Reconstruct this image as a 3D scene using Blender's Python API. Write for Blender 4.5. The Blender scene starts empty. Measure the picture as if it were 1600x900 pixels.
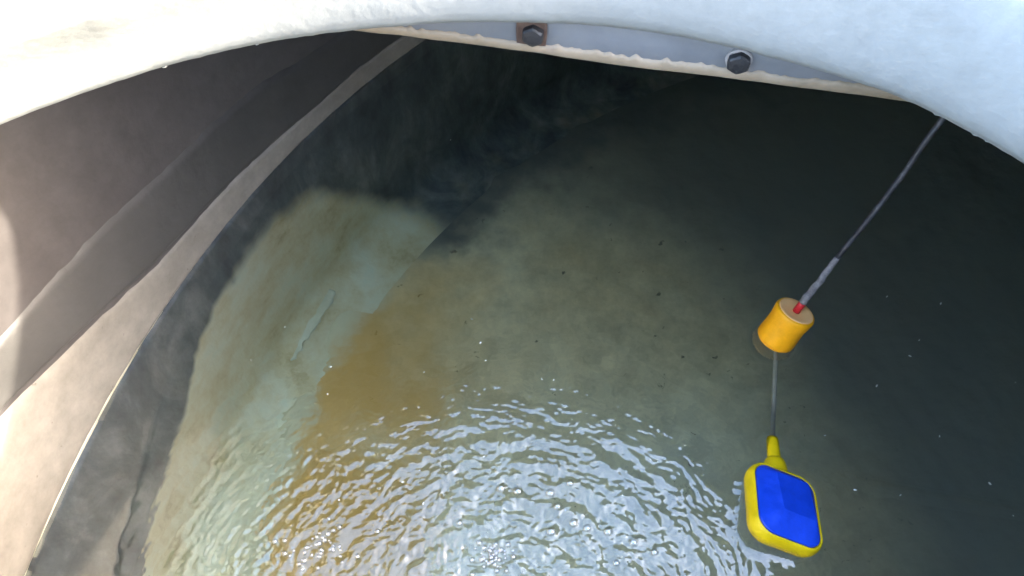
import bpy, bmesh, math, random
from mathutils import Vector, Matrix, noise
random.seed(7)
SC = bpy.context.scene
COL = SC.collection
R = math.radians

# ------------------------------------------------------------------ camera, light
CAM_PITCH = 60.0
cam = bpy.data.cameras.new('camera')
cam.sensor_width = 36.0
cam.lens = 36.0 * 1150 / 1600
cam.clip_start = 0.01
cam.clip_end = 500
camo = bpy.data.objects.new('camera', cam)
camo.location = (0, 0.033, 0.735)
camo.rotation_euler = (R(90 - CAM_PITCH), 0, 0)
COL.objects.link(camo)
SC.camera = camo

SUN_EL, SUN_AZ = 25.5, 4.5          # azimuth measured from +x towards +y
sdir = Vector((math.cos(R(SUN_EL)) * math.cos(R(SUN_AZ)), math.cos(R(SUN_EL)) * math.sin(R(SUN_AZ)), math.sin(R(SUN_EL))))
w = bpy.data.worlds.new('World'); SC.world = w; w.use_nodes = True
nt = w.node_tree
bg = nt.nodes['Background']
sky = nt.nodes.new('ShaderNodeTexSky')
sky.sky_type = 'NISHITA'; sky.sun_disc = False
sky.sun_elevation = R(SUN_EL); sky.sun_rotation = R(90 - SUN_AZ)
sky.dust_density = 4.0; sky.air_density = 1.0; sky.ozone_density = 1.0
nt.links.new(sky.outputs[0], bg.inputs[0]); bg.inputs[1].default_value = 0.15
sl = bpy.data.lights.new('sun', 'SUN'); sl.energy = 1.3; sl.angle = R(1.0); sl.color = (1, 0.92, 0.78)
so = bpy.data.objects.new('sun', sl); COL.objects.link(so)
so.rotation_euler = sdir.to_track_quat('Z', 'Y').to_euler()
so.location = (3, 1, 4)

vs = SC.view_settings
vs.view_transform = 'Standard'; vs.look = 'None'; vs.gamma = 1.0; vs.use_curve_mapping = False
vs.exposure = 4.38
cy = SC.cycles
cy.max_bounces = 14; cy.diffuse_bounces = 6; cy.glossy_bounces = 5; cy.transmission_bounces = 10
cy.transparent_max_bounces = 12; cy.volume_bounces = 0
cy.caustics_reflective = True; cy.caustics_refractive = True
cy.sample_clamp_indirect = 12.0; cy.blur_glossy = 0.0
cy.use_denoising = True
try: cy.denoiser = 'OPENIMAGEDENOISE'
except Exception: pass

# ------------------------------------------------------------------ materials
def ramp(nt, stops):
    n = nt.nodes.new('ShaderNodeValToRGB')
    e = n.color_ramp.elements
    while len(e) < len(stops): e.new(0.5)
    for k, (p, c) in enumerate(stops):
        e[k].position = p; e[k].color = (*c, 1)
    return n

def mat(name, stops, scale=8.0, detail=8.0, rough=0.5, bump=0.0, bump_scale=40.0, stretch=(1, 1, 1), rough_var=0.0,
        specks=None, speck_scale=60.0, spec=0.5, dist=0.0, coat=0.0, sss=0.0, mott=None):
    m = bpy.data.materials.new(name); m.use_nodes = True
    t = m.node_tree; b = t.nodes['Principled BSDF']
    tc = t.nodes.new('ShaderNodeTexCoord'); mp = t.nodes.new('ShaderNodeMapping')
    mp.inputs['Scale'].default_value = stretch
    t.links.new(tc.outputs['Object'], mp.inputs['Vector'])
    nz = t.nodes.new('ShaderNodeTexNoise'); nz.inputs['Scale'].default_value = scale
    nz.inputs['Detail'].default_value = detail; nz.inputs['Roughness'].default_value = 0.62
    nz.inputs['Distortion'].default_value = dist
    t.links.new(mp.outputs[0], nz.inputs['Vector'])
    rp = ramp(t, stops); t.links.new(nz.outputs['Fac'], rp.inputs[0])
    col = rp.outputs[0]
    if specks:
        n2 = t.nodes.new('ShaderNodeTexNoise'); n2.inputs['Scale'].default_value = speck_scale
        n2.inputs['Detail'].default_value = 3.0
        t.links.new(tc.outputs['Object'], n2.inputs['Vector'])
        r2 = ramp(t, [(specks[0], (0, 0, 0)), (specks[0] + specks[1], (1, 1, 1))])
        t.links.new(n2.outputs['Fac'], r2.inputs[0])
        mx = t.nodes.new('ShaderNodeMix'); mx.data_type = 'RGBA'
        t.links.new(r2.outputs[0], mx.inputs[0]); t.links.new(col, mx.inputs[6])
        mx.inputs[7].default_value = (*specks[2], 1)
        col = mx.outputs[2]
    if mott:
        n4 = t.nodes.new('ShaderNodeTexNoise'); n4.inputs['Scale'].default_value = mott[0]
        n4.inputs['Detail'].default_value = 10.0; n4.inputs['Roughness'].default_value = 0.7
        t.links.new(mp.outputs[0], n4.inputs['Vector'])
        r4 = ramp(t, [(0.28, (1 - mott[1],) * 3), (0.72, (1 + mott[1],) * 3)])
        t.links.new(n4.outputs['Fac'], r4.inputs[0])
        m4 = t.nodes.new('ShaderNodeMix'); m4.data_type = 'RGBA'; m4.blend_type = 'MULTIPLY'; m4.inputs[0].default_value = 1.0
        t.links.new(col, m4.inputs[6]); t.links.new(r4.outputs[0], m4.inputs[7]); col = m4.outputs[2]
    t.links.new(col, b.inputs['Base Color'])
    b.inputs['Roughness'].default_value = rough
    b.inputs['Specular IOR Level'].default_value = spec
    b.inputs['Coat Weight'].default_value = coat
    if rough_var:
        ma = t.nodes.new('ShaderNodeMath'); ma.operation = 'MULTIPLY_ADD'
        t.links.new(nz.outputs['Fac'], ma.inputs[0]); ma.inputs[1].default_value = rough_var
        ma.inputs[2].default_value = rough - rough_var * 0.5
        t.links.new(ma.outputs[0], b.inputs['Roughness'])
    if bump:
        n3 = t.nodes.new('ShaderNodeTexNoise'); n3.inputs['Scale'].default_value = bump_scale
        n3.inputs['Detail'].default_value = 5.0
        t.links.new(mp.outputs[0], n3.inputs['Vector'])
        bp = t.nodes.new('ShaderNodeBump'); bp.inputs['Strength'].default_value = 1.0
        bp.inputs['Distance'].default_value = bump
        t.links.new(n3.outputs['Fac'], bp.inputs['Height'])
        t.links.new(bp.outputs[0], b.inputs['Normal'])
    return m

M = {}
M['gelcoat'] = mat('white_gelcoat', [(0.3, (0.149, 0.157, 0.155)), (0.5, (0.168, 0.177, 0.175)), (0.7, (0.183, 0.190, 0.186))], 5, 9, 0.5,
                   0.0005, 140, specks=(0.76, 0.06, (0.105, 0.109, 0.105)), speck_scale=60, mott=(70, 0.10))
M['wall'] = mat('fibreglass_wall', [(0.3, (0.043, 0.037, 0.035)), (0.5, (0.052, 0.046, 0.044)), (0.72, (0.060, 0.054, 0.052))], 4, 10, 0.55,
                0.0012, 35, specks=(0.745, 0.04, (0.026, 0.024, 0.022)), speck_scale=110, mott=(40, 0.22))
M['wallwet'] = mat('submerged_wall', [(0.32, (0.58, 0.52, 0.34)), (0.5, (0.72, 0.68, 0.50)), (0.68, (0.80, 0.77, 0.62))], 7, 10, 0.7,
                   0.0015, 30, specks=(0.73, 0.05, (0.22, 0.21, 0.16)), speck_scale=70, mott=(18, 0.3))
M['band'] = mat('dark_strip', [(0.3, (0.033, 0.031, 0.029)), (0.55, (0.049, 0.046, 0.043)), (0.75, (0.062, 0.056, 0.053))], 9, 8, 0.6, 0.001, 60)
M['cream_band'] = mat('cream_layer', [(0.3, (0.154, 0.136, 0.111)), (0.5, (0.185, 0.166, 0.138)), (0.7, (0.204, 0.185, 0.157))], 6, 10, 0.7, 0.0012, 50,
                specks=(0.70, 0.05, (0.099, 0.083, 0.068)), speck_scale=75, mott=(45, 0.22))
M['dark_lining'] = mat('submerged_lining', [(0.3, (0.053, 0.068, 0.083)), (0.5, (0.105, 0.128, 0.143)), (0.7, (0.225, 0.240, 0.240))], 16, 9, 0.6, 0.002, 45,
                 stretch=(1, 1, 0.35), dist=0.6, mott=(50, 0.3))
def lining_fade(m):
    # the dark tone fades towards its lower edge into the pale wall colour
    t = m.node_tree; b = t.nodes['Principled BSDF']
    src = b.inputs['Base Color'].links[0].from_socket
    at = t.nodes.new('ShaderNodeAttribute'); at.attribute_name = 'darkness'
    tc = t.nodes.new('ShaderNodeTexCoord')
    nz = t.nodes.new('ShaderNodeTexNoise'); nz.inputs['Scale'].default_value = 22.0; nz.inputs['Detail'].default_value = 9.0
    t.links.new(tc.outputs['Object'], nz.inputs['Vector'])
    ad = t.nodes.new('ShaderNodeMath'); ad.operation = 'MULTIPLY_ADD'
    t.links.new(nz.outputs['Fac'], ad.inputs[0]); ad.inputs[1].default_value = 0.5; t.links.new(at.outputs['Fac'], ad.inputs[2])
    mr = t.nodes.new('ShaderNodeMapRange'); mr.interpolation_type = 'SMOOTHSTEP'
    mr.inputs['From Min'].default_value = 0.45; mr.inputs['From Max'].default_value = 1.0
    t.links.new(ad.outputs[0], mr.inputs['Value'])
    mx = t.nodes.new('ShaderNodeMix'); mx.data_type = 'RGBA'
    n5 = t.nodes.new('ShaderNodeTexNoise'); n5.inputs['Scale'].default_value = 11.0; n5.inputs['Detail'].default_value = 11.0; n5.inputs['Roughness'].default_value = 0.68
    t.links.new(tc.outputs['Object'], n5.inputs['Vector'])
    r5 = ramp(t, [(0.30, (0.46, 0.38, 0.20)), (0.43, (0.66, 0.60, 0.40)), (0.58, (0.72, 0.72, 0.57)), (0.72, (0.66, 0.72, 0.61))])
    t.links.new(n5.outputs['Fac'], r5.inputs[0]); t.links.new(r5.outputs[0], mx.inputs[6])
    t.links.new(mr.outputs[0], mx.inputs[0]); t.links.new(src, mx.inputs[7])
    t.links.new(mx.outputs[2], b.inputs['Base Color'])
lining_fade(M['dark_lining'])
M['floor'] = mat('tank_floor', [(0.3, (0.20, 0.19, 0.12)), (0.6, (0.32, 0.31, 0.22))], 6, 9, 0.8, 0.002, 30)
M['sediment'] = mat('brown_sediment', [(0.30, (0.66, 0.54, 0.32)), (0.46, (0.74, 0.65, 0.42)), (0.58, (0.76, 0.71, 0.50)), (0.72, (0.78, 0.76, 0.58))], 3.2, 10, 0.9,
                    0.003, 28, specks=(0.70, 0.05, (0.22, 0.19, 0.12)), speck_scale=55, dist=0.4, mott=(24, 0.26))
def rust_side(m):
    # the silt is rustier towards the left-hand wall
    t = m.node_tree; b = t.nodes['Principled BSDF']
    src = b.inputs['Base Color'].links[0].from_socket
    tc = t.nodes.new('ShaderNodeTexCoord'); sp = t.nodes.new('ShaderNodeSeparateXYZ'); t.links.new(tc.outputs['Object'], sp.inputs[0])
    nz = t.nodes.new('ShaderNodeTexNoise'); nz.inputs['Scale'].default_value = 5.0; nz.inputs['Detail'].default_value = 8.0
    t.links.new(tc.outputs['Object'], nz.inputs['Vector'])
    ad = t.nodes.new('ShaderNodeMath'); ad.operation = 'MULTIPLY_ADD'
    t.links.new(nz.outputs['Fac'], ad.inputs[0]); ad.inputs[1].default_value = 0.45; t.links.new(sp.outputs[0], ad.inputs[2])
    mr = t.nodes.new('ShaderNodeMapRange'); mr.interpolation_type = 'SMOOTHSTEP'
    mr.inputs['From Min'].default_value = -0.03; mr.inputs['From Max'].default_value = 0.19
    mr.inputs['To Min'].default_value = 0.85; mr.inputs['To Max'].default_value = 0.0
    t.links.new(ad.outputs[0], mr.inputs['Value'])
    mx = t.nodes.new('ShaderNodeMix'); mx.data_type = 'RGBA'
    t.links.new(mr.outputs[0], mx.inputs[0]); t.links.new(src, mx.inputs[6]); mx.inputs[7].default_value = (0.66, 0.38, 0.085, 1)
    t.links.new(mx.outputs[2], b.inputs['Base Color'])
def paint_falloff(m):
    # paints the fall-off of light into the silt, darker away from the middle
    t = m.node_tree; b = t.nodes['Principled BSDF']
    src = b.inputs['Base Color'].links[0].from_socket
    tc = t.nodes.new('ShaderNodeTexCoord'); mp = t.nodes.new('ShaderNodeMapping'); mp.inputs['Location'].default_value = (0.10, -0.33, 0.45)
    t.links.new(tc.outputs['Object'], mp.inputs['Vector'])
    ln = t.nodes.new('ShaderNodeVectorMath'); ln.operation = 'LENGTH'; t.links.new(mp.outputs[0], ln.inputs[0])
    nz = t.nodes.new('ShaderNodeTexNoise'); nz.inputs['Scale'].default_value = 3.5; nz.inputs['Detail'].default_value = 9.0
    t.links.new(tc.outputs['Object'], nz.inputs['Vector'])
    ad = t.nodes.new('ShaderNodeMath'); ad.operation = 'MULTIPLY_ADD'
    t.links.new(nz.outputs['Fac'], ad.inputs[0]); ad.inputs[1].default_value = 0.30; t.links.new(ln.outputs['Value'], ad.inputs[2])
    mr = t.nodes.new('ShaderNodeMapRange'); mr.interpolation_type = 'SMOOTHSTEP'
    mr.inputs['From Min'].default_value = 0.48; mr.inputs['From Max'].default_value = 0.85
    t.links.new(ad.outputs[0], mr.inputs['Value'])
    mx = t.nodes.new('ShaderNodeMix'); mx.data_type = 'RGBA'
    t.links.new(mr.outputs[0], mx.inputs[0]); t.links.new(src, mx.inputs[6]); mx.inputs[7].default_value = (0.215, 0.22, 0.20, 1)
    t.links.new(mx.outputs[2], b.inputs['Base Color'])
def thin_edge(m):
    # silt thins out at its border and the pale wall tone shows through
    t = m.node_tree; b = t.nodes['Principled BSDF']
    src = b.inputs['Base Color'].links[0].from_socket
    at = t.nodes.new('ShaderNodeAttribute'); at.attribute_name = 'depth'
    tc = t.nodes.new('ShaderNodeTexCoord')
    nz = t.nodes.new('ShaderNodeTexNoise'); nz.inputs['Scale'].default_value = 20.0; nz.inputs['Detail'].default_value = 9.0
    t.links.new(tc.outputs['Object'], nz.inputs['Vector'])
    ad = t.nodes.new('ShaderNodeMath'); ad.operation = 'MULTIPLY_ADD'
    t.links.new(nz.outputs['Fac'], ad.inputs[0]); ad.inputs[1].default_value = 0.95; t.links.new(at.outputs['Fac'], ad.inputs[2])
    mr = t.nodes.new('ShaderNodeMapRange'); mr.interpolation_type = 'SMOOTHSTEP'
    mr.inputs['From Min'].default_value = 0.58; mr.inputs['From Max'].default_value = 1.15
    t.links.new(ad.outputs[0], mr.inputs['Value'])
    mx = t.nodes.new('ShaderNodeMix'); mx.data_type = 'RGBA'
    t.links.new(mr.outputs[0], mx.inputs[0]); t.links.new(src, mx.inputs[7])
    fa = t.nodes.new('ShaderNodeAttribute'); fa.attribute_name = 'far_shade'
    fm = t.nodes.new('ShaderNodeMix'); fm.data_type = 'RGBA'; t.links.new(fa.outputs['Fac'], fm.inputs[0])
    fm.inputs[6].default_value = (0.68, 0.66, 0.49, 1); fm.inputs[7].default_value = (0.15, 0.165, 0.165, 1)  # far border darkened to go with the shade painted on the far wall
    t.links.new(fm.outputs[2], mx.inputs[6])
    t.links.new(mx.outputs[2], b.inputs['Base Color'])
rust_side(M['sediment'])
paint_falloff(M['sediment'])
thin_edge(M['sediment'])
M['yellow'] = mat('yellow_plastic', [(0.3, (0.62, 0.43, 0.002)), (0.7, (0.68, 0.49, 0.004))], 20, 5, 0.5, 0.0004, 160, spec=0.35, rough_var=0.4, mott=(70, 0.13), specks=(0.73, 0.06, (0.30, 0.22, 0.02)), speck_scale=120)
M['orange'] = mat('amber_plastic', [(0.3, (0.82, 0.345, 0.004)), (0.7, (0.88, 0.39, 0.006))], 20, 5, 0.5, 0.0004, 160, spec=0.35, rough_var=0.4, mott=(70, 0.13), specks=(0.73, 0.06, (0.30, 0.22, 0.02)), speck_scale=120)
M['blue'] = mat('blue_plastic', [(0.3, (0.004, 0.045, 0.46)), (0.7, (0.008, 0.06, 0.56))], 20, 5, 0.42, 0.0003, 200, rough_var=0.4, mott=(70, 0.16))
M['red'] = mat('red_plastic', [(0.3, (0.50, 0.015, 0.02)), (0.7, (0.62, 0.02, 0.03))], 20, 4, 0.4)
M['cable'] = mat('black_cable', [(0.35, (0.019, 0.021, 0.024)), (0.6, (0.045, 0.048, 0.054)), (0.75, (0.141, 0.141, 0.141))], 60, 8, 0.5, 0.0004, 200)
M['silty'] = mat('silt_coated_cable', [(0.35, (0.33, 0.32, 0.25)), (0.7, (0.42, 0.40, 0.31))], 60, 8, 0.8)
M['scale'] = mat('limescaled_cable', [(0.3, (0.045, 0.045, 0.050)), (0.5, (0.135, 0.131, 0.131)), (0.7, (0.248, 0.239, 0.234))], 120, 8, 0.8, 0.0008, 250)
M['flange'] = mat('grey_gelcoat', [(0.3, (0.102, 0.109, 0.121)), (0.55, (0.133, 0.139, 0.151)), (0.75, (0.151, 0.151, 0.161))], 14, 8, 0.55, 0.0008, 60)
M['resin'] = mat('cream_resin', [(0.3, (0.17, 0.13, 0.085)), (0.6, (0.23, 0.18, 0.125)), (0.8, (0.18, 0.135, 0.10))], 30, 8, 0.5, 0.0008, 90)
M['bolt'] = mat('dark_bolt_steel', [(0.3, (0.005, 0.005, 0.006)), (0.6, (0.014, 0.014, 0.016)), (0.8, (0.035, 0.028, 0.021))], 90, 7, 0.55, 0.0006, 200)
M['rust'] = mat('rusty_steel', [(0.3, (0.041, 0.020, 0.013)), (0.55, (0.076, 0.045, 0.032)), (0.8, (0.126, 0.086, 0.063))], 70, 8, 0.85, 0.0008, 150)
M['pale'] = mat('pale_sealant', [(0.3, (0.189, 0.180, 0.180)), (0.7, (0.261, 0.243, 0.234))], 60, 7, 0.7, 0.0006, 150)
M['debris'] = mat('white_debris', [(0.3, (0.6, 0.6, 0.55)), (0.7, (0.8, 0.8, 0.75))], 40, 3, 0.5)
M['grit'] = mat('dark_grit', [(0.3, (0.03, 0.03, 0.025)), (0.7, (0.08, 0.07, 0.05))], 40, 3, 0.8)
M['roof'] = mat('roof_gelcoat', [(0.3, (0.180, 0.167, 0.189)), (0.7, (0.225, 0.207, 0.234))], 6, 8, 0.5, 0.0008, 40)

def water_mat():
    m = bpy.data.materials.new('clear_water'); m.use_nodes = True
    t = m.node_tree; t.nodes.remove(t.nodes['Principled BSDF'])
    rf = t.nodes.new('ShaderNodeBsdfRefraction'); rf.inputs['IOR'].default_value = 1.333; rf.inputs['Roughness'].default_value = 0.0
    gl = t.nodes.new('ShaderNodeBsdfGlossy'); gl.inputs['Roughness'].default_value = 0.0
    geo = t.nodes.new('ShaderNodeNewGeometry')
    mr = t.nodes.new('ShaderNodeMapRange')
    mr.inputs['To Min'].default_value = 1.9; mr.inputs['To Max'].default_value = 1.333
    t.links.new(geo.outputs['Backfacing'], mr.inputs['Value'])
    fr = t.nodes.new('ShaderNodeFresnel'); t.links.new(mr.outputs[0], fr.inputs['IOR'])
    mx = t.nodes.new('ShaderNodeMixShader')
    t.links.new(fr.outputs[0], mx.inputs[0]); t.links.new(rf.outputs[0], mx.inputs[1]); t.links.new(gl.outputs[0], mx.inputs[2])
    t.links.new(mx.outputs[0], t.nodes['Material Output'].inputs['Surface'])
    va = t.nodes.new('ShaderNodeVolumeAbsorption')
    va.inputs['Color'].default_value = (0.64, 0.77, 0.66, 1)
    va.inputs['Density'].default_value = 1.1
    t.links.new(va.outputs[0], t.nodes['Material Output'].inputs['Volume'])
    return m
M['water'] = water_mat()

def bubble_mat():
    m = bpy.data.materials.new('soap_thin_bubble'); m.use_nodes = True
    t = m.node_tree; t.nodes.remove(t.nodes['Principled BSDF'])
    tr = t.nodes.new('ShaderNodeBsdfTransparent'); gl = t.nodes.new('ShaderNodeBsdfGlossy')
    gl.inputs['Roughness'].default_value = 0.02
    mx = t.nodes.new('ShaderNodeMixShader')
    mx.inputs[0].default_value = 0.25; t.links.new(tr.outputs[0], mx.inputs[1]); t.links.new(gl.outputs[0], mx.inputs[2])
    t.links.new(mx.outputs[0], t.nodes['Material Output'].inputs['Surface'])
    return m
M['bubble'] = bubble_mat()

# ------------------------------------------------------------------ helpers
def mesh_obj(name, verts, faces, m, parent=None, smooth=True):
    me = bpy.data.meshes.new(name)
    me.from_pydata([tuple(v) for v in verts], [], faces)
    me.validate(); me.update()
    bm = bmesh.new(); bm.from_mesh(me)
    bmesh.ops.recalc_face_normals(bm, faces=bm.faces)
    bm.to_mesh(me); bm.free()
    if smooth:
        for p in me.polygons: p.use_smooth = True
    me.materials.append(m)
    o = bpy.data.objects.new(name, me); COL.objects.link(o)
    if parent: o.parent = parent
    return o

def empty(name, loc=(0, 0, 0)):
    o = bpy.data.objects.new(name, None); o.location = loc; COL.objects.link(o); o.empty_display_size = 0.05
    return o

def tag(o, label=None, cat=None, group=None, kind=None):
    if label: o['label'] = label
    if cat: o['category'] = cat
    if group: o['group'] = group
    if kind: o['kind'] = kind
    return o

def interp(x, pts):
    if x <= pts[0][0]: return pts[0][1]
    for (a, b), (c, d) in zip(pts, pts[1:]):
        if x <= c:
            t = (x - a) / (c - a); t = t * t * (3 - 2 * t) if False else t
            return b + (d - b) * t
    return pts[-1][1]

def lathe(profile_fn, nseg, npro, closed_profile):
    """profile_fn(k, ang) -> (x, y, z)"""
    verts = []; faces = []
    for i in range(nseg):
        a = 2 * math.pi * i / nseg
        for k in range(npro): verts.append(profile_fn(k, a))
    for i in range(nseg):
        j = (i + 1) % nseg
        for k in range(npro if closed_profile else npro - 1):
            l = (k + 1) % npro
            faces.append((i * npro + k, j * npro + k, j * npro + l, i * npro + l))
    return verts, faces

def fn(x, y, z, s=1.0):
    return noise.noise(Vector((x * s, y * s, z * s)))

def tube(name, pts, radii, m, parent=None, n=12, cap=True, squash=1.0):
    verts = []; faces = []
    pts = [Vector(p) for p in pts]
    prev = None
    for i, p in enumerate(pts):
        d = (pts[min(i + 1, len(pts) - 1)] - pts[max(i - 1, 0)]).normalized()
        if prev is None:
            u = d.orthogonal().normalized()
        else:
            u = (prev - d * prev.dot(d)).normalized()
        prev = u
        v = d.cross(u)
        for k in range(n):
            a = 2 * math.pi * k / n
            verts.append(p + (u * math.cos(a) + v * math.sin(a) * squash) * radii[i])
    L = len(pts)
    for i in range(L - 1):
        for k in range(n):
            l = (k + 1) % n
            faces.append((i * n + k, i * n + l, (i + 1) * n + l, (i + 1) * n + k))
    if cap:
        faces.append(tuple(range(n))); faces.append(tuple((L - 1) * n + k for k in range(n)))
    return mesh_obj(name, verts, faces, m, parent)

# ------------------------------------------------------------------ tank (setting)
CX, CY, RT = 0.732, 0.0405, 1.194       # tank axis and inner radius
ZF, ZR = -0.45, 0.428                   # floor, roof underside
tank = empty('water_tank', (CX, CY, ZF - 0.012))
tag(tank, 'round pale fibreglass water tank seen from inside through its open manhole', 'water tank')
def tk(o):
    o.parent = tank; o.matrix_parent_inverse = Matrix.Translation(-Vector(tank.location)); return o

# wall above the water and wall below it: one shell, two materials split just above the waterline
def wall_shell():
    prof = [(RT, ZR), (RT, 0.30), (RT, 0.2), (RT, 0.1), (RT, 0.05), (RT, 0.012), (RT, -0.03), (RT, -0.1), (RT, -0.2), (RT, -0.3), (RT, -0.385)]
    for k in range(1, 9):
        a = k / 8 * math.pi / 2
        prof.append((RT - 0.065 * (1 - math.cos(a)), -0.385 - 0.065 * math.sin(a)))
    prof += [(RT - 0.10, ZF), (RT - 0.10, ZF - 0.012), (RT + 0.012, ZF - 0.012), (RT + 0.012, ZR)]
    n = len(prof)
    def f(k, a):
        r, z = prof[k]
        if r < RT + 0.006:
            r += 0.0022 * fn(math.cos(a) * 6, math.sin(a) * 6, z * 5)
        return (CX + r * math.cos(a), CY + r * math.sin(a), z)
    v, fc = lathe(f, 256, n, True)
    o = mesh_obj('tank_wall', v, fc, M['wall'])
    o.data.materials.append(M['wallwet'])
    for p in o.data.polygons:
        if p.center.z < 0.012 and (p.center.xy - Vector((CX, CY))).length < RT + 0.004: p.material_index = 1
    return tk(o)
wall = wall_shell()

def wall_strip(name, m, a0, a1, top, bot, off, edge_noise, parent, rows=24, n=260):
    """a thin layer on the inside of the wall between two edge curves (angle in degrees), edges tapering into the wall"""
    verts = []; faces = []
    for i in range(n + 1):
        a = a0 + (a1 - a0) * i / n
        zt = interp(a, top); zb = interp(a, bot)
        zt += edge_noise[0] * (fn(a * 0.9, 3, 1) + 0.5 * fn(a * 3.1, 3, 7))
        zb += edge_noise[1] * (fn(a * 0.8, 8, 2) + 0.5 * fn(a * 2.7, 5, 3) + 0.3 * fn(a * 8, 1, 1))
        zb = min(zb, zt - 0.004)
        for k in range(rows + 1):
            t = k / rows
            z = zt + (zb - zt) * t
            e = min(1, min(t, 1 - t) / 0.10)
            r = RT + 0.003 - (0.0052 + off + 0.0006 * fn(a, z * 40, 2)) * e
            ra = R(a)
            verts.append((CX + r * math.cos(ra), CY + r * math.sin(ra), z))
    q = rows + 1
    for i in range(n):
        for k in range(rows):
            faces.append((i * q + k, (i + 1) * q + k, (i + 1) * q + k + 1, i * q + k + 1))
    o = mesh_obj(name, verts, faces, m)
    o.parent = parent
    return o
strip = wall_strip('dark_strip', M['band'], 128, 200,
    [(128, 0.09), (141, 0.098), (145.6, 0.107), (149, 0.124), (152, 0.131), (156.4, 0.139), (160.8, 0.157), (165, 0.172), (172, 0.20), (200, 0.30)],
    [(128, 0.022), (141.8, 0.025), (145.3, 0.022), (149.4, 0.028), (153.9, 0.038), (157.5, 0.045), (160.1, 0.054), (165.8, 0.098), (169.2, 0.127), (174, 0.155), (200, 0.25)],
    0.0008, (0.003, 0.002), wall)  # darker strip between the two edge curves
strip['label'] = 'dark grey strip running along the wall above the waterline'
LO = [(128, 0.022), (141.8, 0.025), (145.3, 0.022), (149.4, 0.028), (153.9, 0.038), (157.5, 0.045), (160.1, 0.054), (165.8, 0.098), (169.2, 0.127), (174, 0.155), (200, 0.25)]
cream_band = wall_strip('waterline_band', M['cream_band'], 120, 205, [(a, z + 0.006) for a, z in LO], [(120, -0.006), (205, -0.006)], 0.0004, (0.002, 0.001), wall)  # paler band from the strip's lower edge to the waterline
cream_band['label'] = 'pale cream band on the wall at the waterline'
UW = [(0, -0.47), (139, -0.47), (142, -0.40), (145, -0.27), (148, -0.15), (152, -0.105), (155, -0.110), (158.3, -0.114), (161.6, -0.156), (163.4, -0.205), (167.2, -0.242), (170.8, -0.268), (173.4, -0.31), (178, -0.33), (215, -0.36), (225, -0.47), (360, -0.47)]  # lower edge of the dark tone; full depth on the far wall paints in its shade
def lining_layer():
    """thin layer over the whole submerged wall; dark where 'darkness' is 1, pale where it is 0"""
    prof = [(RT - 0.0034, -0.005 - 0.380 * (k / 40)) for k in range(41)]
    for k in range(1, 13):
        a = k / 12 * math.pi / 2
        prof.append((RT - 0.065 + 0.0616 * math.cos(a), -0.385 - 0.0616 * math.sin(a)))
    prof = [(RT + 0.002, -0.0015)] + prof + [(RT - 0.09, -0.4466)]
    N = 720; q = len(prof); verts = []; faces = []; th = []
    for i in range(N):
        d = 360 * i / N; a = R(d)
        zb = interp(d, UW) + 0.012 * (fn(d * 0.8, 8, 2) + 0.5 * fn(d * 2.7, 5, 3))
        wd = 0.018 + 0.05 * max(0, min(1, (160 - d) / 12))
        for (r, z) in prof:
            r -= 0.0004 * fn(d, z * 60, 1)
            verts.append((CX + r * math.cos(a), CY + r * math.sin(a), z))
            th.append(max(0.0, min(1.0, 0.5 + (z - zb) / (2 * wd))))
    for i in range(N):
        j = (i + 1) % N
        for k in range(q - 1): faces.append((i * q + k, j * q + k, j * q + k + 1, i * q + k + 1))
    o = mesh_obj('wall_lining', verts, faces, M['dark_lining'])
    at = o.data.attributes.new('darkness', 'FLOAT', 'POINT')
    at.data.foreach_set('value', th)
    o.parent = wall
    return o
wet_lining = lining_layer()
wet_lining['label'] = 'dark blue grey band on the submerged wall, with shade painted in on the far side'

def disc(name, r, z0, z1, m, n=128, hole=None):
    """flat slab with optional concentric-free hole (cx, cy, r)"""
    verts = []; faces = []
    rings = [(r, z0), (r, z1)]
    for (rr, z) in rings:
        for i in range(n):
            a = 2 * math.pi * i / n
            verts.append((CX + rr * math.cos(a), CY + rr * math.sin(a), z))
    for i in range(n):
        j = (i + 1) % n
        faces.append((i, j, n + j, n + i))
    if hole is None:
        faces.append(tuple(range(n))); faces.append(tuple(range(n, 2 * n)))
    else:
        hx, hy, hr = hole
        base = len(verts)
        for z in (z0, z1):
            for i in range(n):
                # matching angles around hole centre towards the outer vertex
                ov = Vector(verts[i][:2]) - Vector((hx, hy)); ov.normalize()
                verts.append((hx + ov.x * hr, hy + ov.y * hr, z))
        for i in range(n):
            j = (i + 1) % n
            faces.append((i, j, base + j, base + i))
            faces.append((n + i, n + j, base + n + j, base + n + i))
            faces.append((base + i, base + j, base + n + j, base + n + i))
    return mesh_obj(name, verts, faces, m, smooth=False)
tk(disc('tank_floor', RT - 0.095, ZF - 0.012, ZF - 0.0015, M['floor']))
tk(disc('tank_roof', RT + 0.03, ZR + 0.001, ZR + 0.012, M['roof'], hole=(0, 0, 0.462)))

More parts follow.
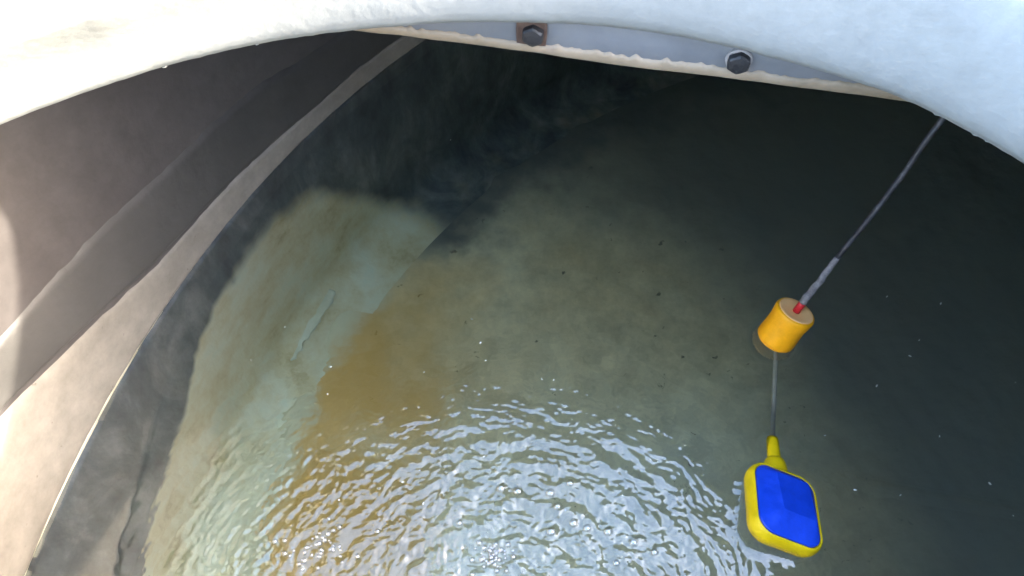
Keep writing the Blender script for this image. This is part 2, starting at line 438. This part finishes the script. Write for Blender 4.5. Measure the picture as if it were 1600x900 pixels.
# manhole neck: moulded ring, hand-laid, lower lip rolled
LIP = [(0, .413), (46, .414), (57, .419), (67, .415), (79, .4143), (90, .414), (101, .4173), (112, .4245), (122.6, .4326), (132, .4414), (145, .446), (180, .446), (230, .43), (270, .42), (360, .413)]
TOP = [(0, .430), (53, .434), (90, .424), (108, .414), (122, .408), (135, .420), (180, .445), (270, .435), (360, .430)]
def neck():
    prof = []   # (mix of lip/top 0..1, radial offset, z)
    prof += [(0, 0.030, 0.432), (0, 0.026, 0.418), (0, 0.019, 0.411), (0, 0.012, 0.4085), (0, 0.006, 0.4095), (0, 0.002, 0.412), (0, 0.0, 0.4165), (0.03, -0.0012, 0.4225), (0.1, -0.0005, 0.432)]
    prof += [(0.3, 0, 0.446), (0.6, 0, 0.460), (0.85, 0.0, 0.470), (1, 0.001, 0.476), (1, 0.0035, 0.4805), (1, 0.008, 0.4835), (1, 0.014, 0.4835), (1, 0.018, 0.480), (1, 0.020, 0.474), (1, 0.022, 0.460), (1, 0.028, 0.449), (1, 0.040, 0.4435), (1, 0.06, 0.4425), (1, 0.06, 0.438)]
    npz = len(prof)
    def f(k, a):
        t, dr, z = prof[k]
        d = math.degrees(a)
        r = interp(d, LIP) * (1 - t) + interp(d, TOP) * t + dr
        ca, sa = math.cos(a), math.sin(a)
        r += 0.0012 * fn(ca * 4, sa * 4, z * 10) + 0.0003 * fn(ca * 26, sa * 26, z * 60)
        z += 0.0012 * fn(ca * 4 + 9, sa * 4, 0.3)
        if 3 <= k <= 6:
            z += 0.0005 * fn(ca * 60, sa * 60, 2) ; r += 0.0004 * fn(ca * 80, sa * 80, 5)
        return (r * ca, r * sa, z)
    v, fc = lathe(f, 540, npz, True)
    o = mesh_obj('manhole_neck', v, fc, M['gelcoat'])
    return tk(o)
nk = neck()
def under(name, o):
    o.parent = nk; return o
# added, unseen round cover behind the viewer, blocking sky light from neck and floor
def sky_blocker():
    LR = 0.475
    prof = [(0.002, 0.030), (0.15, 0.029), (0.30, 0.024), (0.40, 0.014), (0.445, 0.002), (LR - 0.012, -0.002), (LR - 0.003, -0.006), (LR, -0.014), (LR, -0.036), (LR - 0.003, -0.038), (LR - 0.006, -0.036), (LR - 0.007, -0.014), (LR - 0.016, -0.009), (0.44, -0.006), (0.395, 0.007), (0.30, 0.017), (0.15, 0.022), (0.002, 0.023)]
    piv = Vector((0, -0.482, 0.492)); tilt = Matrix.Translation(piv) @ Matrix.Rotation(R(-88), 4, 'X')
    def f(k, a):
        r, z = prof[k]
        # built flat with the hinge at its far rim, then swung upright
        p = Vector((r * math.cos(a), r * math.sin(a) - LR - 0.006 + 0.0, z + 0.03))
        q = Matrix.Rotation(R(180), 4, 'Z') @ p
        m = Matrix.Translation(piv) @ Matrix.Rotation(R(92), 4, 'X')
        return m @ q
    v, fc = lathe(f, 96, len(prof), True)
    o = tk(mesh_obj('sky_block_cover', v, fc, M['gelcoat']))
    for x in (-0.11, 0.11):
        pts = [(x, -0.452, 0.470), (x, -0.462, 0.480), (x, -0.472, 0.487), (x, -0.482, 0.490), (x, -0.487, 0.50), (x, -0.4885, 0.515)]
        h = tube('blocker_hinge', pts, [0.007] * 6, M['bolt'], n=10, squash=2.2); h.parent = o
sky_blocker()
# resin nibs left along the lip
def nib(a, s, seed):
    rr = interp(a, LIP) + 0.004
    bm = bmesh.new(); bmesh.ops.create_icosphere(bm, subdivisions=2, radius=s)
    for v in bm.verts:
        v.co *= 1 + 0.5 * noise.noise(v.co * 300 + Vector((seed, 0, 0)))
        v.co.z *= 0.7
    me = bpy.data.meshes.new('resin_nib'); bm.to_mesh(me); bm.free()
    for p in me.polygons: p.use_smooth = True
    me.materials.append(M['gelcoat'])
    o = bpy.data.objects.new('resin_nib', me); COL.objects.link(o)
    o.location = (rr * math.cos(R(a)), rr * math.sin(R(a)), 0.4105); o.scale = (1.0, 0.6, 0.5); o.rotation_euler = (0, 0, R(a + 90))
    under('', o)
for k, (a, s) in enumerate([(53.5, 0.0020), (50.4, 0.0022), (49.3, 0.0016), (119.5, 0.0016), (112, 0.0012)]): nib(a, s, k)
# hairline scratch / fibre on the neck
def neck_pt(a, z):
    t = max(0, min(1, (z - 0.425) / 0.05))
    r = interp(a, LIP) * (1 - t) + interp(a, TOP) * t - 0.0005
    return Vector((r * math.cos(R(a)), r * math.sin(R(a)), z))
under('', tube('scratch', [neck_pt(50.6 - 1.2 * k / 6 + 0.15 * math.sin(k), 0.459 - 0.010 * k / 6) for k in range(7)], [0.0003, .0006, .0005, .0004, .0005, .0006, .0002], M['grit'], n=6))

# roof joint: two panel flanges back to back, hanging below the roof
FA, FB = Vector((-0.09, 0.449, 0)), Vector((0.254, 0.386, 0))
fu = (FB - FA).normalized(); fnrm = Vector((fu.y, -fu.x, 0))          # faces the camera
if fnrm.y > 0: fnrm = -fnrm
def fpt(s, off, z): return FA + fu * s + fnrm * off + Vector((0, 0, z))
def plate(name, o0, o1, z0, z1, m, s0=-0.62, s1=1.15, n=160, wob=0.0007):
    verts = []; faces = []
    for i in range(n + 1):
        s = s0 + (s1 - s0) * i / n
        dz = 0.0012 * fn(s * 9, 1, 4) + 0.0006 * fn(s * 40, 1, 4)
        wv = wob * fn(s * 14, 6, 2)
        for (o_, z_) in ((o0 + wv, z1), (o0 + wv, z0 + 0.002 + dz), (o0 + wv - 0.0015 * (1 if o0 > o1 else -1), z0 + dz), (o1, z0 + dz), (o1, z1)):
            verts.append(fpt(s, o_, z_))
    for i in range(n):
        for k in range(5):
            l = (k + 1) % 5
            faces.append((i * 5 + k, (i + 1) * 5 + k, (i + 1) * 5 + l, i * 5 + l))
    faces.append(tuple(range(5))); faces.append(tuple(n * 5 + k for k in range(5)))
    return mesh_obj(name, verts, faces, m)
FZ = 0.376
flange = tk(plate('roof_joint_flange', 0.0, -0.006, FZ, ZR, M['flange']))
flange['label'] = 'grey downturned roof joint flange with a cream edge, just below the manhole lip'
def fl(o): o.parent = flange; return o
back = fl(plate('rear_flange', -0.0072, -0.0125, FZ + 0.003, ZR, M['flange']))
# cream resin bead with ragged top edge along the flange bottom
def bead():
    verts = []; faces = []; n = 900; s0, s1 = -0.6, 1.1
    q = 6
    for i in range(n + 1):
        s = s0 + (s1 - s0) * i / n
        h = 0.0066 + 0.0030 * fn(s * 30, 2, 2) + 0.0040 * max(0, fn(s * 110, 2, 9)) + 0.0022 * fn(s * 230, 5, 1)
        dz = 0.0012 * fn(s * 9, 1, 4) + 0.0006 * fn(s * 40, 1, 4) - 0.0012
        wv = 0.0007 * fn(s * 14, 6, 2)
        for (o_, z_) in ((-0.002, FZ + h), (wv + 0.0006, FZ + h), (wv + 0.0014, FZ + h * 0.5), (wv + 0.0016, FZ + 0.001 + dz), (wv + 0.0004, FZ - 0.0006 + dz), (-0.004, FZ - 0.0006 + dz)):
            verts.append(fpt(s, o_, z_))
    for i in range(n):
        for k in range(q):
            l = (k + 1) % q
            faces.append((i * q + k, (i + 1) * q + k, (i + 1) * q + l, i * q + l))
    faces.append(tuple(range(q))); faces.append(tuple(n * q + k for k in range(q)))
    return fl(mesh_obj('resin_bead', verts, faces, M['resin']))
bead()
# bolts
def bolt_head(s, z, square):
    e = [fu, Vector((0, 0, 1)), fnrm]
    def P(x, y, o): return fpt(s, 0, z) + e[0] * x + e[1] * y + e[2] * o
    # washer
    verts = []; faces = []
    if square:
        pts = []
        for k in range(24):
            a = 2 * math.pi * k / 24
            c, s_ = math.cos(a), math.sin(a)
            q = 0.0105 / max(abs(c), abs(s_)) ** 0.85
            pts.append((c * q * (1 + 0.05 * fn(k, 1, 1)) - 0.0015, s_ * q * (1 + 0.05 * fn(k, 4, 1))))
        m, nm = M['rust'], 'rusty_washer'
    else:
        pts = [(0.0088 * math.cos(2 * math.pi * k / 24) * (1 + 0.06 * fn(k * .7, 1, 1)), 0.0088 * math.sin(2 * math.pi * k / 24) * (1 + 0.06 * fn(k * .7, 4, 1))) for k in range(24)]
        m, nm = M['pale'], 'sealant_ring'
    n = len(pts)
    for o_, sc in ((-0.001, 1), (0.0014, 1), (0.0021, 0.93)):
        for (x, y) in pts: verts.append(P(x * sc, y * sc, o_))
    for r_ in range(2):
        for k in range(n):
            l = (k + 1) % n
            faces.append((r_ * n + k, r_ * n + l, (r_ + 1) * n + l, (r_ + 1) * n + k))
    faces.append(tuple(2 * n + k for k in range(n)))
    fl(mesh_obj(nm, verts, faces, m, smooth=False))
    # hex head with chamfer, slightly rounded by corrosion
    verts = []; faces = []; n = 24
    for (rr, o_) in ((1.0, 0.0015), (1.0, 0.0060), (0.86, 0.0074), (0.45, 0.0078)):
        for k in range(n):
            a = 2 * math.pi * k / n + 0.3
            hexr = 0.0070 / max(0.9, math.cos(((a + math.pi / 6) % (math.pi / 3)) - math.pi / 6)) 
            hexr *= rr * (1 + 0.04 * fn(k, o_ * 900, s * 9))
            verts.append(P(hexr * math.cos(a), hexr * math.sin(a), o_))
    for r_ in range(3):
        for k in range(n):
            l = (k + 1) % n
            faces.append((r_ * n + k, r_ * n + l, (r_ + 1) * n + l, (r_ + 1) * n + k))
    faces.append(tuple(3 * n + k for k in range(n)))
    fl(mesh_obj('bolt', verts, faces, M['bolt'], smooth=False))
for k, (s, z, sq) in enumerate([(0.1065, 0.3925, True), (0.243, 0.3915, False)]): bolt_head(s, z, sq)

# brown sediment sheet on the floor, with a torn, lifted edge near the wall
def sediment():
    NA, NR = 720, 80; edg = []; fil = []
    verts = []; faces = []
    edge = [(0, 1.10), (110, 1.125), (141, 1.150), (149, 1.157), (152, 1.168), (154.4, 1.166), (158, 1.150), (162, 1.146), (166, 1.142), (169, 1.134), (172, 1.125), (180, 1.12), (240, 1.11), (360, 1.10)]
    for i in range(NA):
        d = 360 * i / NA; a = R(d)
        re = interp(d, edge) - 0.03 + 0.016 * fn(math.cos(a) * 14, math.sin(a) * 14, 1) + 0.004 * fn(math.cos(a) * 50, math.sin(a) * 50, 1) + 0.02
        for k in range(NR + 2):
            if k > NR: r, h = re + 0.004, -0.004
            else:
                r = re * (k / NR) ** 0.75
                if k == 0: r = 0.002
                x, y = r * math.cos(a), r * math.sin(a)
                t = (re - r) / 0.03
                h = 0.005 + 0.005 * fn(x * 4, y * 4, 3) + 0.003 * fn(x * 14, y * 14, 3) + 0.0014 * fn(x * 45, y * 45, 3)
                tear = 0.45 * max(0, 1 - abs(d - 152) / 4.5) + 0.7 * max(0, 1 - abs(d - 160.5) / 2.5)
                if t < 1.6: h = h * min(1, t / 1.6 + tear) + 0.010 * max(0, 1 - t) * tear
                h = max(h, 0.0003)
            verts.append((CX + r * math.cos(a), CY + r * math.sin(a), ZF + h)); far = max(0.0, min(1.0, (147.5 - d) / 7)) if d > 90 else 1.0; edg.append(max(0.0, min(1.0, (re - r) / (0.10 + 0.10 * far)))); fil.append(far)
    q = NR + 2
    for i in range(NA):
        j = (i + 1) % NA
        for k in range(q - 1):
            faces.append((i * q + k, j * q + k, j * q + k + 1, i * q + k + 1))
    faces.append(tuple(i * q for i in range(NA)))
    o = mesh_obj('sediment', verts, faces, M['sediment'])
    at = o.data.attributes.new('depth', 'FLOAT', 'POINT'); at.data.foreach_set('value', edg)
    at = o.data.attributes.new('far_shade', 'FLOAT', 'POINT'); at.data.foreach_set('value', fil)
    tag(o, 'brown and olive sediment layer covering the submerged tank floor', 'sediment', kind='stuff')
sediment()

# pale flake of peeled coating lying on the torn edge of the silt
def flake():
    M['flake'] = mat('pale_flake', [(0.3, (0.56, 0.58, 0.46)), (0.7, (0.72, 0.74, 0.63))], 25, 8, 0.7, 0.001, 60)
    A, B = Vector((-0.292, 0.622, ZF + 0.030)), Vector((-0.340, 0.505, ZF + 0.018))
    L = 26; Wn = 6
    d = (B - A); sd = Vector((d.y, -d.x, 0)).normalized()
    verts = []; faces = []
    for lay in (0, 1):
        for i in range(L + 1):
            t = i / L
            wdt = 0.024 * (1 - t) ** 0.6 * min(1, t * 8 + 0.35) + 0.004
            for k in range(Wn + 1):
                u = k / Wn - 0.5
                e = 0.006 * fn(t * 14, u * 3, 4) * (1 if k in (0, Wn) else 0.3)
                p = A + d * t + sd * (u * wdt + e)
                p.z += 0.005 * fn(t * 5, u * 2, 8) + 0.006 * u * u - 0.0014 * lay
                verts.append(p)
    q = Wn + 1; o_ = (L + 1) * q
    for i in range(L):
        for k in range(Wn):
            a = i * q + k
            faces.append((a, a + 1, a + q + 1, a + q)); faces.append((o_ + a, o_ + a + q, o_ + a + q + 1, o_ + a + 1))
    ring_ = [k for k in range(q)] + [i * q + Wn for i in range(1, L + 1)] + [L * q + k for k in range(Wn - 1, -1, -1)] + [i * q for i in range(L - 1, 0, -1)]
    for a, b in zip(ring_, ring_[1:] + ring_[:1]): faces.append((a, b, o_ + b, o_ + a))
    tag(mesh_obj('coating_flake', verts, faces, M['flake']), 'pale blue green flake lying on the tank floor at the silt edge', 'flake')
flake()

# ------------------------------------------------------------------ water
BUB = [(-0.011, 0.227, .0062), (0.006, 0.224, .0068), (0.038, 0.222, .0062), (0.045, 0.209, .0058), (0.038, 0.185, .0062), (0.060, 0.193, .0060), (0.073, 0.188, .0055),
       (0.093, 0.185, .0060), (0.117, 0.175, .0062), (0.136, 0.166, .0048), (0.058, 0.232, .0050), (0.099, 0.156, .0045), (-0.051, 0.193, .0042), (-0.130, 0.185, .0038)]
def wave_h(x, y):
    # capillary rings spreading from where water was disturbed, fading outwards
    h = 0.0
    for (sx, sy, wl, amp, ph) in SRC:
        d = math.hypot(x - sx, (y - sy))
        d += 0.006 * fn(x * 22, y * 22, ph)
        h += amp * math.sin(2 * math.pi * d / wl + ph) * math.exp(-(d / 0.19) ** 2)
    h *= 0.6 + 0.8 * (0.5 + fn(x * 17, y * 17, 4))
    env = math.exp(-(((x + 0.02) / 0.27) ** 2 + ((y - 0.11) / 0.215) ** 2) ** 1.5)
    wx = x + 0.01 * fn(x * 25, y * 25, 3.3); wy = y + 0.01 * fn(x * 25, y * 25, 6.3)
    rd = math.hypot(wx, wy - 0.05); th = math.atan2(wy - 0.05, wx)
    h += 1.3 * env * (0.0008 * fn(wx * 50, wy * 75, 1.7) + 0.00055 * fn(wx * 165, wy * 215, 5.1) + 0.00030 * fn(wx * 290, wy * 330, 8.1)
                + 0.00060 * fn(rd * 150, th * 14, 2.2) + 0.00042 * fn(rd * 270, th * 30, 6.6))
    # meniscus and faint rings where the float and the weight meet the water
    u_, v_ = (x - 0.259) * 0.965 - (y - 0.2025) * 0.262, -(x - 0.259) * 0.262 - (y - 0.2025) * 0.965
    qx, qy = abs(u_) - 0.0155, abs(v_) - 0.0205
    d = math.hypot(max(qx, 0), max(qy, 0)) - 0.019
    if 0 <= d < 0.06: h += 0.0021 * math.exp(-d / 0.0035) + 0.00011 * math.sin(d * 420) * math.exp(-d / 0.02)
    d = math.hypot(x - 0.289, y - 0.389) - 0.022
    if 0 <= d < 0.06: h += 0.0021 * math.exp(-d / 0.0035) + 0.00011 * math.sin(d * 420) * math.exp(-d / 0.02)
    # faint swell elsewhere
    h += 0.00025 * fn(x * 9, y * 9, 9)
    for (bx, by, br) in BUB:
        d2 = ((x - bx) ** 2 + (y - by) ** 2) / (br * br)
        if d2 < 9: h += 0.30 * br * math.exp(-d2 * 1.1) - 0.10 * br * math.exp(-d2 * 0.45)
    return h
SRC = [(0.0, 0.085, 0.021, 0.00042, 0.3), (-0.05, 0.10, 0.016, 0.00026, 1.7), (0.06, 0.10, 0.027, 0.00036, 2.4), (-0.16, 0.12, 0.013, 0.00018, 0.9), (0.02, 0.16, 0.034, 0.00040, 4.0)]
def water():
    import numpy as np
    def axis(lo, hi, f0, f1, fine, coarse):
        out = []; x = lo
        while x < hi:
            out.append(x)
            if f0 <= x <= f1: x += fine
            else:
                dd = min(abs(x - f0), abs(x - f1))
                x += min(coarse, fine + dd * 0.25)
                if out[-1] < f0 < x: x = f0
        out.append(hi); return out
    rr = RT + 0.004
    xs = axis(CX - rr, CX + rr, -0.36, 0.335, 0.00125, 0.05)
    ys = axis(CY - rr, CY + rr, 0.07, 0.43, 0.00125, 0.05)
    nx, ny = len(xs), len(ys)
    inside = [[math.hypot(x - CX, y - CY) < rr for y in ys] for x in xs]
    idx = {}; verts = []; faces = []
    for i in range(nx - 1):
        for j in range(ny - 1):
            c = [(i, j), (i + 1, j), (i + 1, j + 1), (i, j + 1)]
            ins = [inside[a][b] for a, b in c]
            if not any(ins): continue
            f = []
            for (a, b) in c:
                if (a, b) not in idx:
                    x, y = xs[a], ys[b]
                    if not inside[a][b]:
                        d = math.hypot(x - CX, y - CY)
                        x = CX + (x - CX) * rr / d; y = CY + (y - CY) * rr / d
                    idx[(a, b)] = len(verts)
                    z = wave_h(x, y) if (-0.45 < x < 0.42 and -0.2 < y < 0.5) else 0.00025 * fn(x * 9, y * 9, 9)
                    verts.append((x, y, z))
                f.append(idx[(a, b)])
            faces.append(tuple(f))
    # skirt and bottom
    from collections import Counter
    ec = Counter()
    for f in faces:
        for k in range(4): ec[tuple(sorted((f[k], f[(k + 1) % 4])))] += 1
    be = [e for e, n_ in ec.items() if n_ == 1]
    low = {}
    for e in be:
        for v in e:
            if v not in low:
                low[v] = len(verts); verts.append((verts[v][0], verts[v][1], ZF - 0.006))
    for (a, b) in be: faces.append((a, b, low[b], low[a]))
    nxt = {}
    for (a, b) in be: nxt.setdefault(a, []).append(b); nxt.setdefault(b, []).append(a)
    start = be[0][0]; loop = [start]; prev = None; cur = start
    while True:
        n_ = [q for q in nxt[cur] if q != prev]
        if not n_: break
        prev, cur = cur, n_[0]
        if cur == start: break
        loop.append(cur)
    faces.append(tuple(low[v] for v in loop))
    o = mesh_obj('water', verts, faces, M['water'])
    o['kind'] = 'structure'
    return o
water()

# ------------------------------------------------------------------ bubbles
dome = None
bm = bmesh.new(); bmesh.ops.create_uvsphere(bm, u_segments=20, v_segments=12, radius=1.0)
bmesh.ops.delete(bm, geom=[v for v in bm.verts if v.co.z < -0.15], context='VERTS')
dome = bpy.data.meshes.new('bubble'); bm.to_mesh(dome); bm.free()
for p in dome.polygons: p.use_smooth = True
dome.materials.append(M['bubble'])
for k, (x, y, r) in enumerate(BUB):
    o = bpy.data.objects.new('bubble', dome); COL.objects.link(o)
    o.location = (x, y, 0.0012); o.scale = (r * 0.8, r * 0.8, r * 0.6)
    tag(o, 'small clear round bubble floating on the rippled reflection', 'bubble', 'bubbles scattered over the rippled reflection')
def foam(name, cx, cy, n, sp, label):
    verts = []; faces = []
    bm = bmesh.new()
    for k in range(n):
        x = cx + random.gauss(0, sp); y = cy + random.gauss(0, sp * 0.7); r = random.uniform(0.0012, 0.0034)
        ret = bmesh.ops.create_uvsphere(bm, u_segments=10, v_segments=7, radius=r, matrix=Matrix.Translation((x, y, 0.001 + r * 0.2)))
    me = bpy.data.meshes.new(name); bm.to_mesh(me); bm.free()
    for p in me.polygons: p.use_smooth = True
    me.materials.append(M['bubble'])
    o = bpy.data.objects.new(name, me); COL.objects.link(o)
    tag(o, label, 'foam', kind='stuff')
foam('foam', -0.018, 0.163, 60, 0.010, 'cluster of tiny foam bubbles in the middle of the reflection')
foam('foam', -0.185, 0.173, 45, 0.014, 'cluster of tiny foam bubbles left of the reflection')
# floating specks
def specks(name, spots, m, label, sz):
    bm = bmesh.new()
    for (x, y) in spots:
        s = random.uniform(0.6, 1.3) * sz
        bmesh.ops.create_icosphere(bm, subdivisions=1, radius=s, matrix=Matrix.Translation((x, y, 0.0008)) @ Matrix.Rotation(random.uniform(0, 3), 4, 'Z') @ Matrix.Diagonal((1.5, 0.7, 0.5, 1)))
    me = bpy.data.meshes.new(name); bm.to_mesh(me); bm.free(); me.materials.append(m)
    o = bpy.data.objects.new(name, me); COL.objects.link(o)
    tag(o, label, 'specks', kind='stuff')
specks('floating_specks', [(-0.095, 0.352), (0.032, 0.344), (0.045, 0.343), (-0.08, 0.68), (0.54, 0.34), (0.49, 0.20)] + [(random.uniform(-0.3, 0.5), random.uniform(0.2, 0.5)) for _ in range(26)], M['debris'],
       'tiny pale specks floating on the dark water', 0.0011)

# ------------------------------------------------------------------ cable weight
ANCH = Vector((0.425, 0.53, ZR + 0.002))
WT = Vector((0.304, 0.405, 0.042))
ax = (ANCH - WT).normalized()
def frame(o, d):
    o.rotation_mode = 'QUATERNION'; o.rotation_quaternion = d.to_track_quat('Z', 'Y')
wroot = empty('cable_weight', WT - ax * 0.054 * 0.9); wroot.scale = (0.9, 0.9, 0.9)
frame(wroot, ax)
tag(wroot, 'amber cylindrical cable weight with a red plug, hanging at the water surface', 'cable weight')
def local_lathe(name, prof, m, parent, n=48, smooth=True):
    v, f = [], []
    L = len(prof)
    for i in range(n):
        a = 2 * math.pi * i / n
        for (r, z) in prof: v.append((r * math.cos(a), r * math.sin(a), z))
    for i in range(n):
        j = (i + 1) % n
        for k in range(L - 1): f.append((i * L + k, j * L + k, j * L + k + 1, i * L + k + 1))
    return mesh_obj(name, v, f, m, parent, smooth)
wr = 0.0242
local_lathe('weight_body', [(0.005, 0.0), (0.016, 0.0), (wr - 0.004, 0.0012), (wr - 0.0008, 0.005), (wr - 0.0004, 0.010), (wr - 0.0012, 0.024), (wr - 0.0013, 0.034), (wr, 0.046), (wr + 0.0004, 0.050), (wr - 0.0004, 0.0525), (wr - 0.0018, 0.0536), (0.018, 0.0538), (0.0165, 0.0530), (0.006, 0.0522), (0.004, 0.05)], M['orange'], wroot)
M['peach'] = mat('peach_plastic', [(0.3, (0.97, 0.50, 0.17)), (0.7, (0.98, 0.55, 0.22))], 40, 5, 0.8, spec=0.1)
tc_ = local_lathe('top_face', [(0.0045, 0.0530), (0.0165, 0.0538), (0.0205, 0.0544), (0.0214, 0.0541), (0.0217, 0.0534)], M['peach'], wroot)
tc_['label'] = 'pale peach top face of the weight'
local_lathe('cable_plug', [(0.0, 0.050), (0.0044, 0.050), (0.0044, 0.066), (0.0040, 0.0672), (0.002, 0.0672)], M['red'], wroot, 20)

# ------------------------------------------------------------------ cable (above and below water)
croot = empty('float_cable', ANCH)
tag(croot, 'thin dark cable running from the roof through the weight to the float switch', 'cable')
def cp(o): o.parent = croot; o.matrix_parent_inverse = Matrix.Translation(-Vector(croot.location)); return o
side = ax.cross(Vector((0, 0, 1))).normalized()
top_s = WT + ax * 0.0125
mid = WT + ax * 0.075
pts = []; rad = []
for k in range(60):
    t = k / 59
    p = mid.lerp(ANCH, t)
    p += side * (0.0020 * math.sin(t * 9) + 0.0012 * fn(t * 14, 2, 2)) * math.sin(math.pi * min(1, t * 1.05)) + Vector((0, 0, -0.006 * math.sin(math.pi * t)))
    pts.append(p); rad.append(0.0027 + 0.0004 * fn(t * 20, 7, 1))
cp(tube('upper_cable', pts, rad, M['cable'], n=10))
pts = []; rad = []
for k in range(24):
    t = k / 23
    p = top_s.lerp(mid + ax * 0.002, t) + side * 0.0012 * fn(t * 5, 1, 8)
    pts.append(p); rad.append(0.0042 - 0.0012 * t + 0.0006 * fn(t * 12, 4, 1))
o = cp(tube('scaled_cable', pts, rad, M['scale'], n=12)); o['label'] = 'pale limescale crusted cable end'

# ------------------------------------------------------------------ float switch
FN = Vector((.35, .237, .906)); FV = Vector((-.172, -.935, .311)).normalized()
FN = (FN - FV * FN.dot(FV)).normalized(); FU = FV.cross(FN).normalized()
if FU.x < 0: FU = -FU
FC = Vector((0.259, 0.2025, 0.018))
froot = empty('float_switch', FC)
tag(froot, 'yellow float switch with a blue faceted face, lying tilted on the water', 'float switch')
mm = Matrix((FU, -FV, FN)).transposed()      # local x = width, y = towards gland, z = face normal
if mm.determinant() < 0: mm = Matrix((FU, -FV, -FN)).transposed()
froot.rotation_mode = 'QUATERNION'; froot.rotation_quaternion = mm.to_quaternion()
HW, HL = 0.0365, 0.0415
def rrect(hw, hl, cr, n=12):
    pts = []
    for (sx, sy, a0) in ((1, 1, 0), (-1, 1, 90), (-1, -1, 180), (1, -1, 270)):
        for k in range(n + 1):
            a = R(a0 + 90 * k / n)
            pts.append((sx * (hw - cr) + cr * math.cos(a), sy * (hl - cr) + cr * math.sin(a)))
    return pts
def loft(rings):
    v = []; f = []
    n = len(rings[0])
    for rg in rings: v += rg
    for i in range(len(rings) - 1):
        for k in range(n):
            l = (k + 1) % n
            f.append((i * n + k, i * n + l, (i + 1) * n + l, (i + 1) * n + k))
    return v, f, n
def ring(ins, z, cr=0.019, bulge=0.0):
    out = []
    for (x, y) in rrect(HW - ins, HL - ins, max(cr - ins, 0.003)):
        k = 1 + bulge * (1 - abs(x) / HW) * 0
        out.append((x * k, y, z))
    return out
T = 0.0092
rings = [ring(0.0040, -T + 0.0025), ring(0.0046, -T + 0.0005), ring(0.0036, -T - 0.0001), ring(0.0022, -T), ring(0.0008, -T + 0.004), ring(0.0, -0.003), ring(-0.0002, 0.0), ring(0.0, 0.003), ring(0.0005, T - 0.004), ring(0.0012, T - 0.0015), ring(0.0020, T - 0.0002), ring(0.0028, T), ring(0.0034, T - 0.0006), ring(0.0038, T - 0.002)]
v, f, n = loft(rings)
f.append(tuple(range(n)));  f.append(tuple((len(rings) - 1) * n + k for k in range(n)))
mesh_obj('casing', v, f, M['yellow'], froot)
# blue face: shallow faceted cap
def face(sign, name):
    r0 = ring(0.0044, T - 0.0019); r1 = ring(0.0046, T - 0.0004); r1b = ring(0.0052, T + 0.0004)
    plate_ = []
    for (x, y) in rrect(0.0175, 0.0200, 0.0020): plate_.append((x + 0.0075 + 0.10 * (y + 0.02) * -1, y + 0.0075, T + 0.0075))
    v, f, n = loft([r0, r1, r1b, plate_])
    f.append(tuple(3 * n + k for k in range(n)))
    if sign < 0: v = [(x, y, -z) for (x, y, z) in v]
    return mesh_obj(name, v, f, M['blue'], froot, smooth=False)
face(1, 'face_panel'); face(-1, 'face_panel')
# gland along local +y
def gland(name, prof, m):
    o = local_lathe(name, prof, m, froot, 28)
    o.rotation_euler = (R(-90), 0, 0)
    o.location = (-0.003, 0, 0)
    return o
gland('gland', [(0.0118, HL - 0.004), (0.0116, HL + 0.003), (0.0104, HL + 0.010), (0.0092, HL + 0.0125), (0.0060, HL + 0.0138), (0.0, HL + 0.014)], M['yellow'])
gland('cable_boot', [(0.0066, HL + 0.012), (0.0066, HL + 0.024), (0.0062, HL + 0.038), (0.0057, HL + 0.0405), (0.002, HL + 0.0405)], M['yellow'])
# submerged cable: from the weight's underside down in a loop to the switch boot
boot = FC - FV * (HL + 0.039) - FU * 0.003
wb = WT - ax * 0.054
P0, P1, P2, P3 = wb + ax * 0.012, wb + Vector((0.022, -0.02, -0.10)), boot + Vector((0.028, 0.045, -0.09)), boot + FV * 0.006
pts = []
for k in range(40):
    t = k / 39
    pts.append(P0 * (1 - t) ** 3 + P1 * 3 * t * (1 - t) ** 2 + P2 * 3 * t * t * (1 - t) + P3 * t ** 3)
cp(tube('submerged_cable', pts, [0.0028] * 40, M['silty'], n=10))
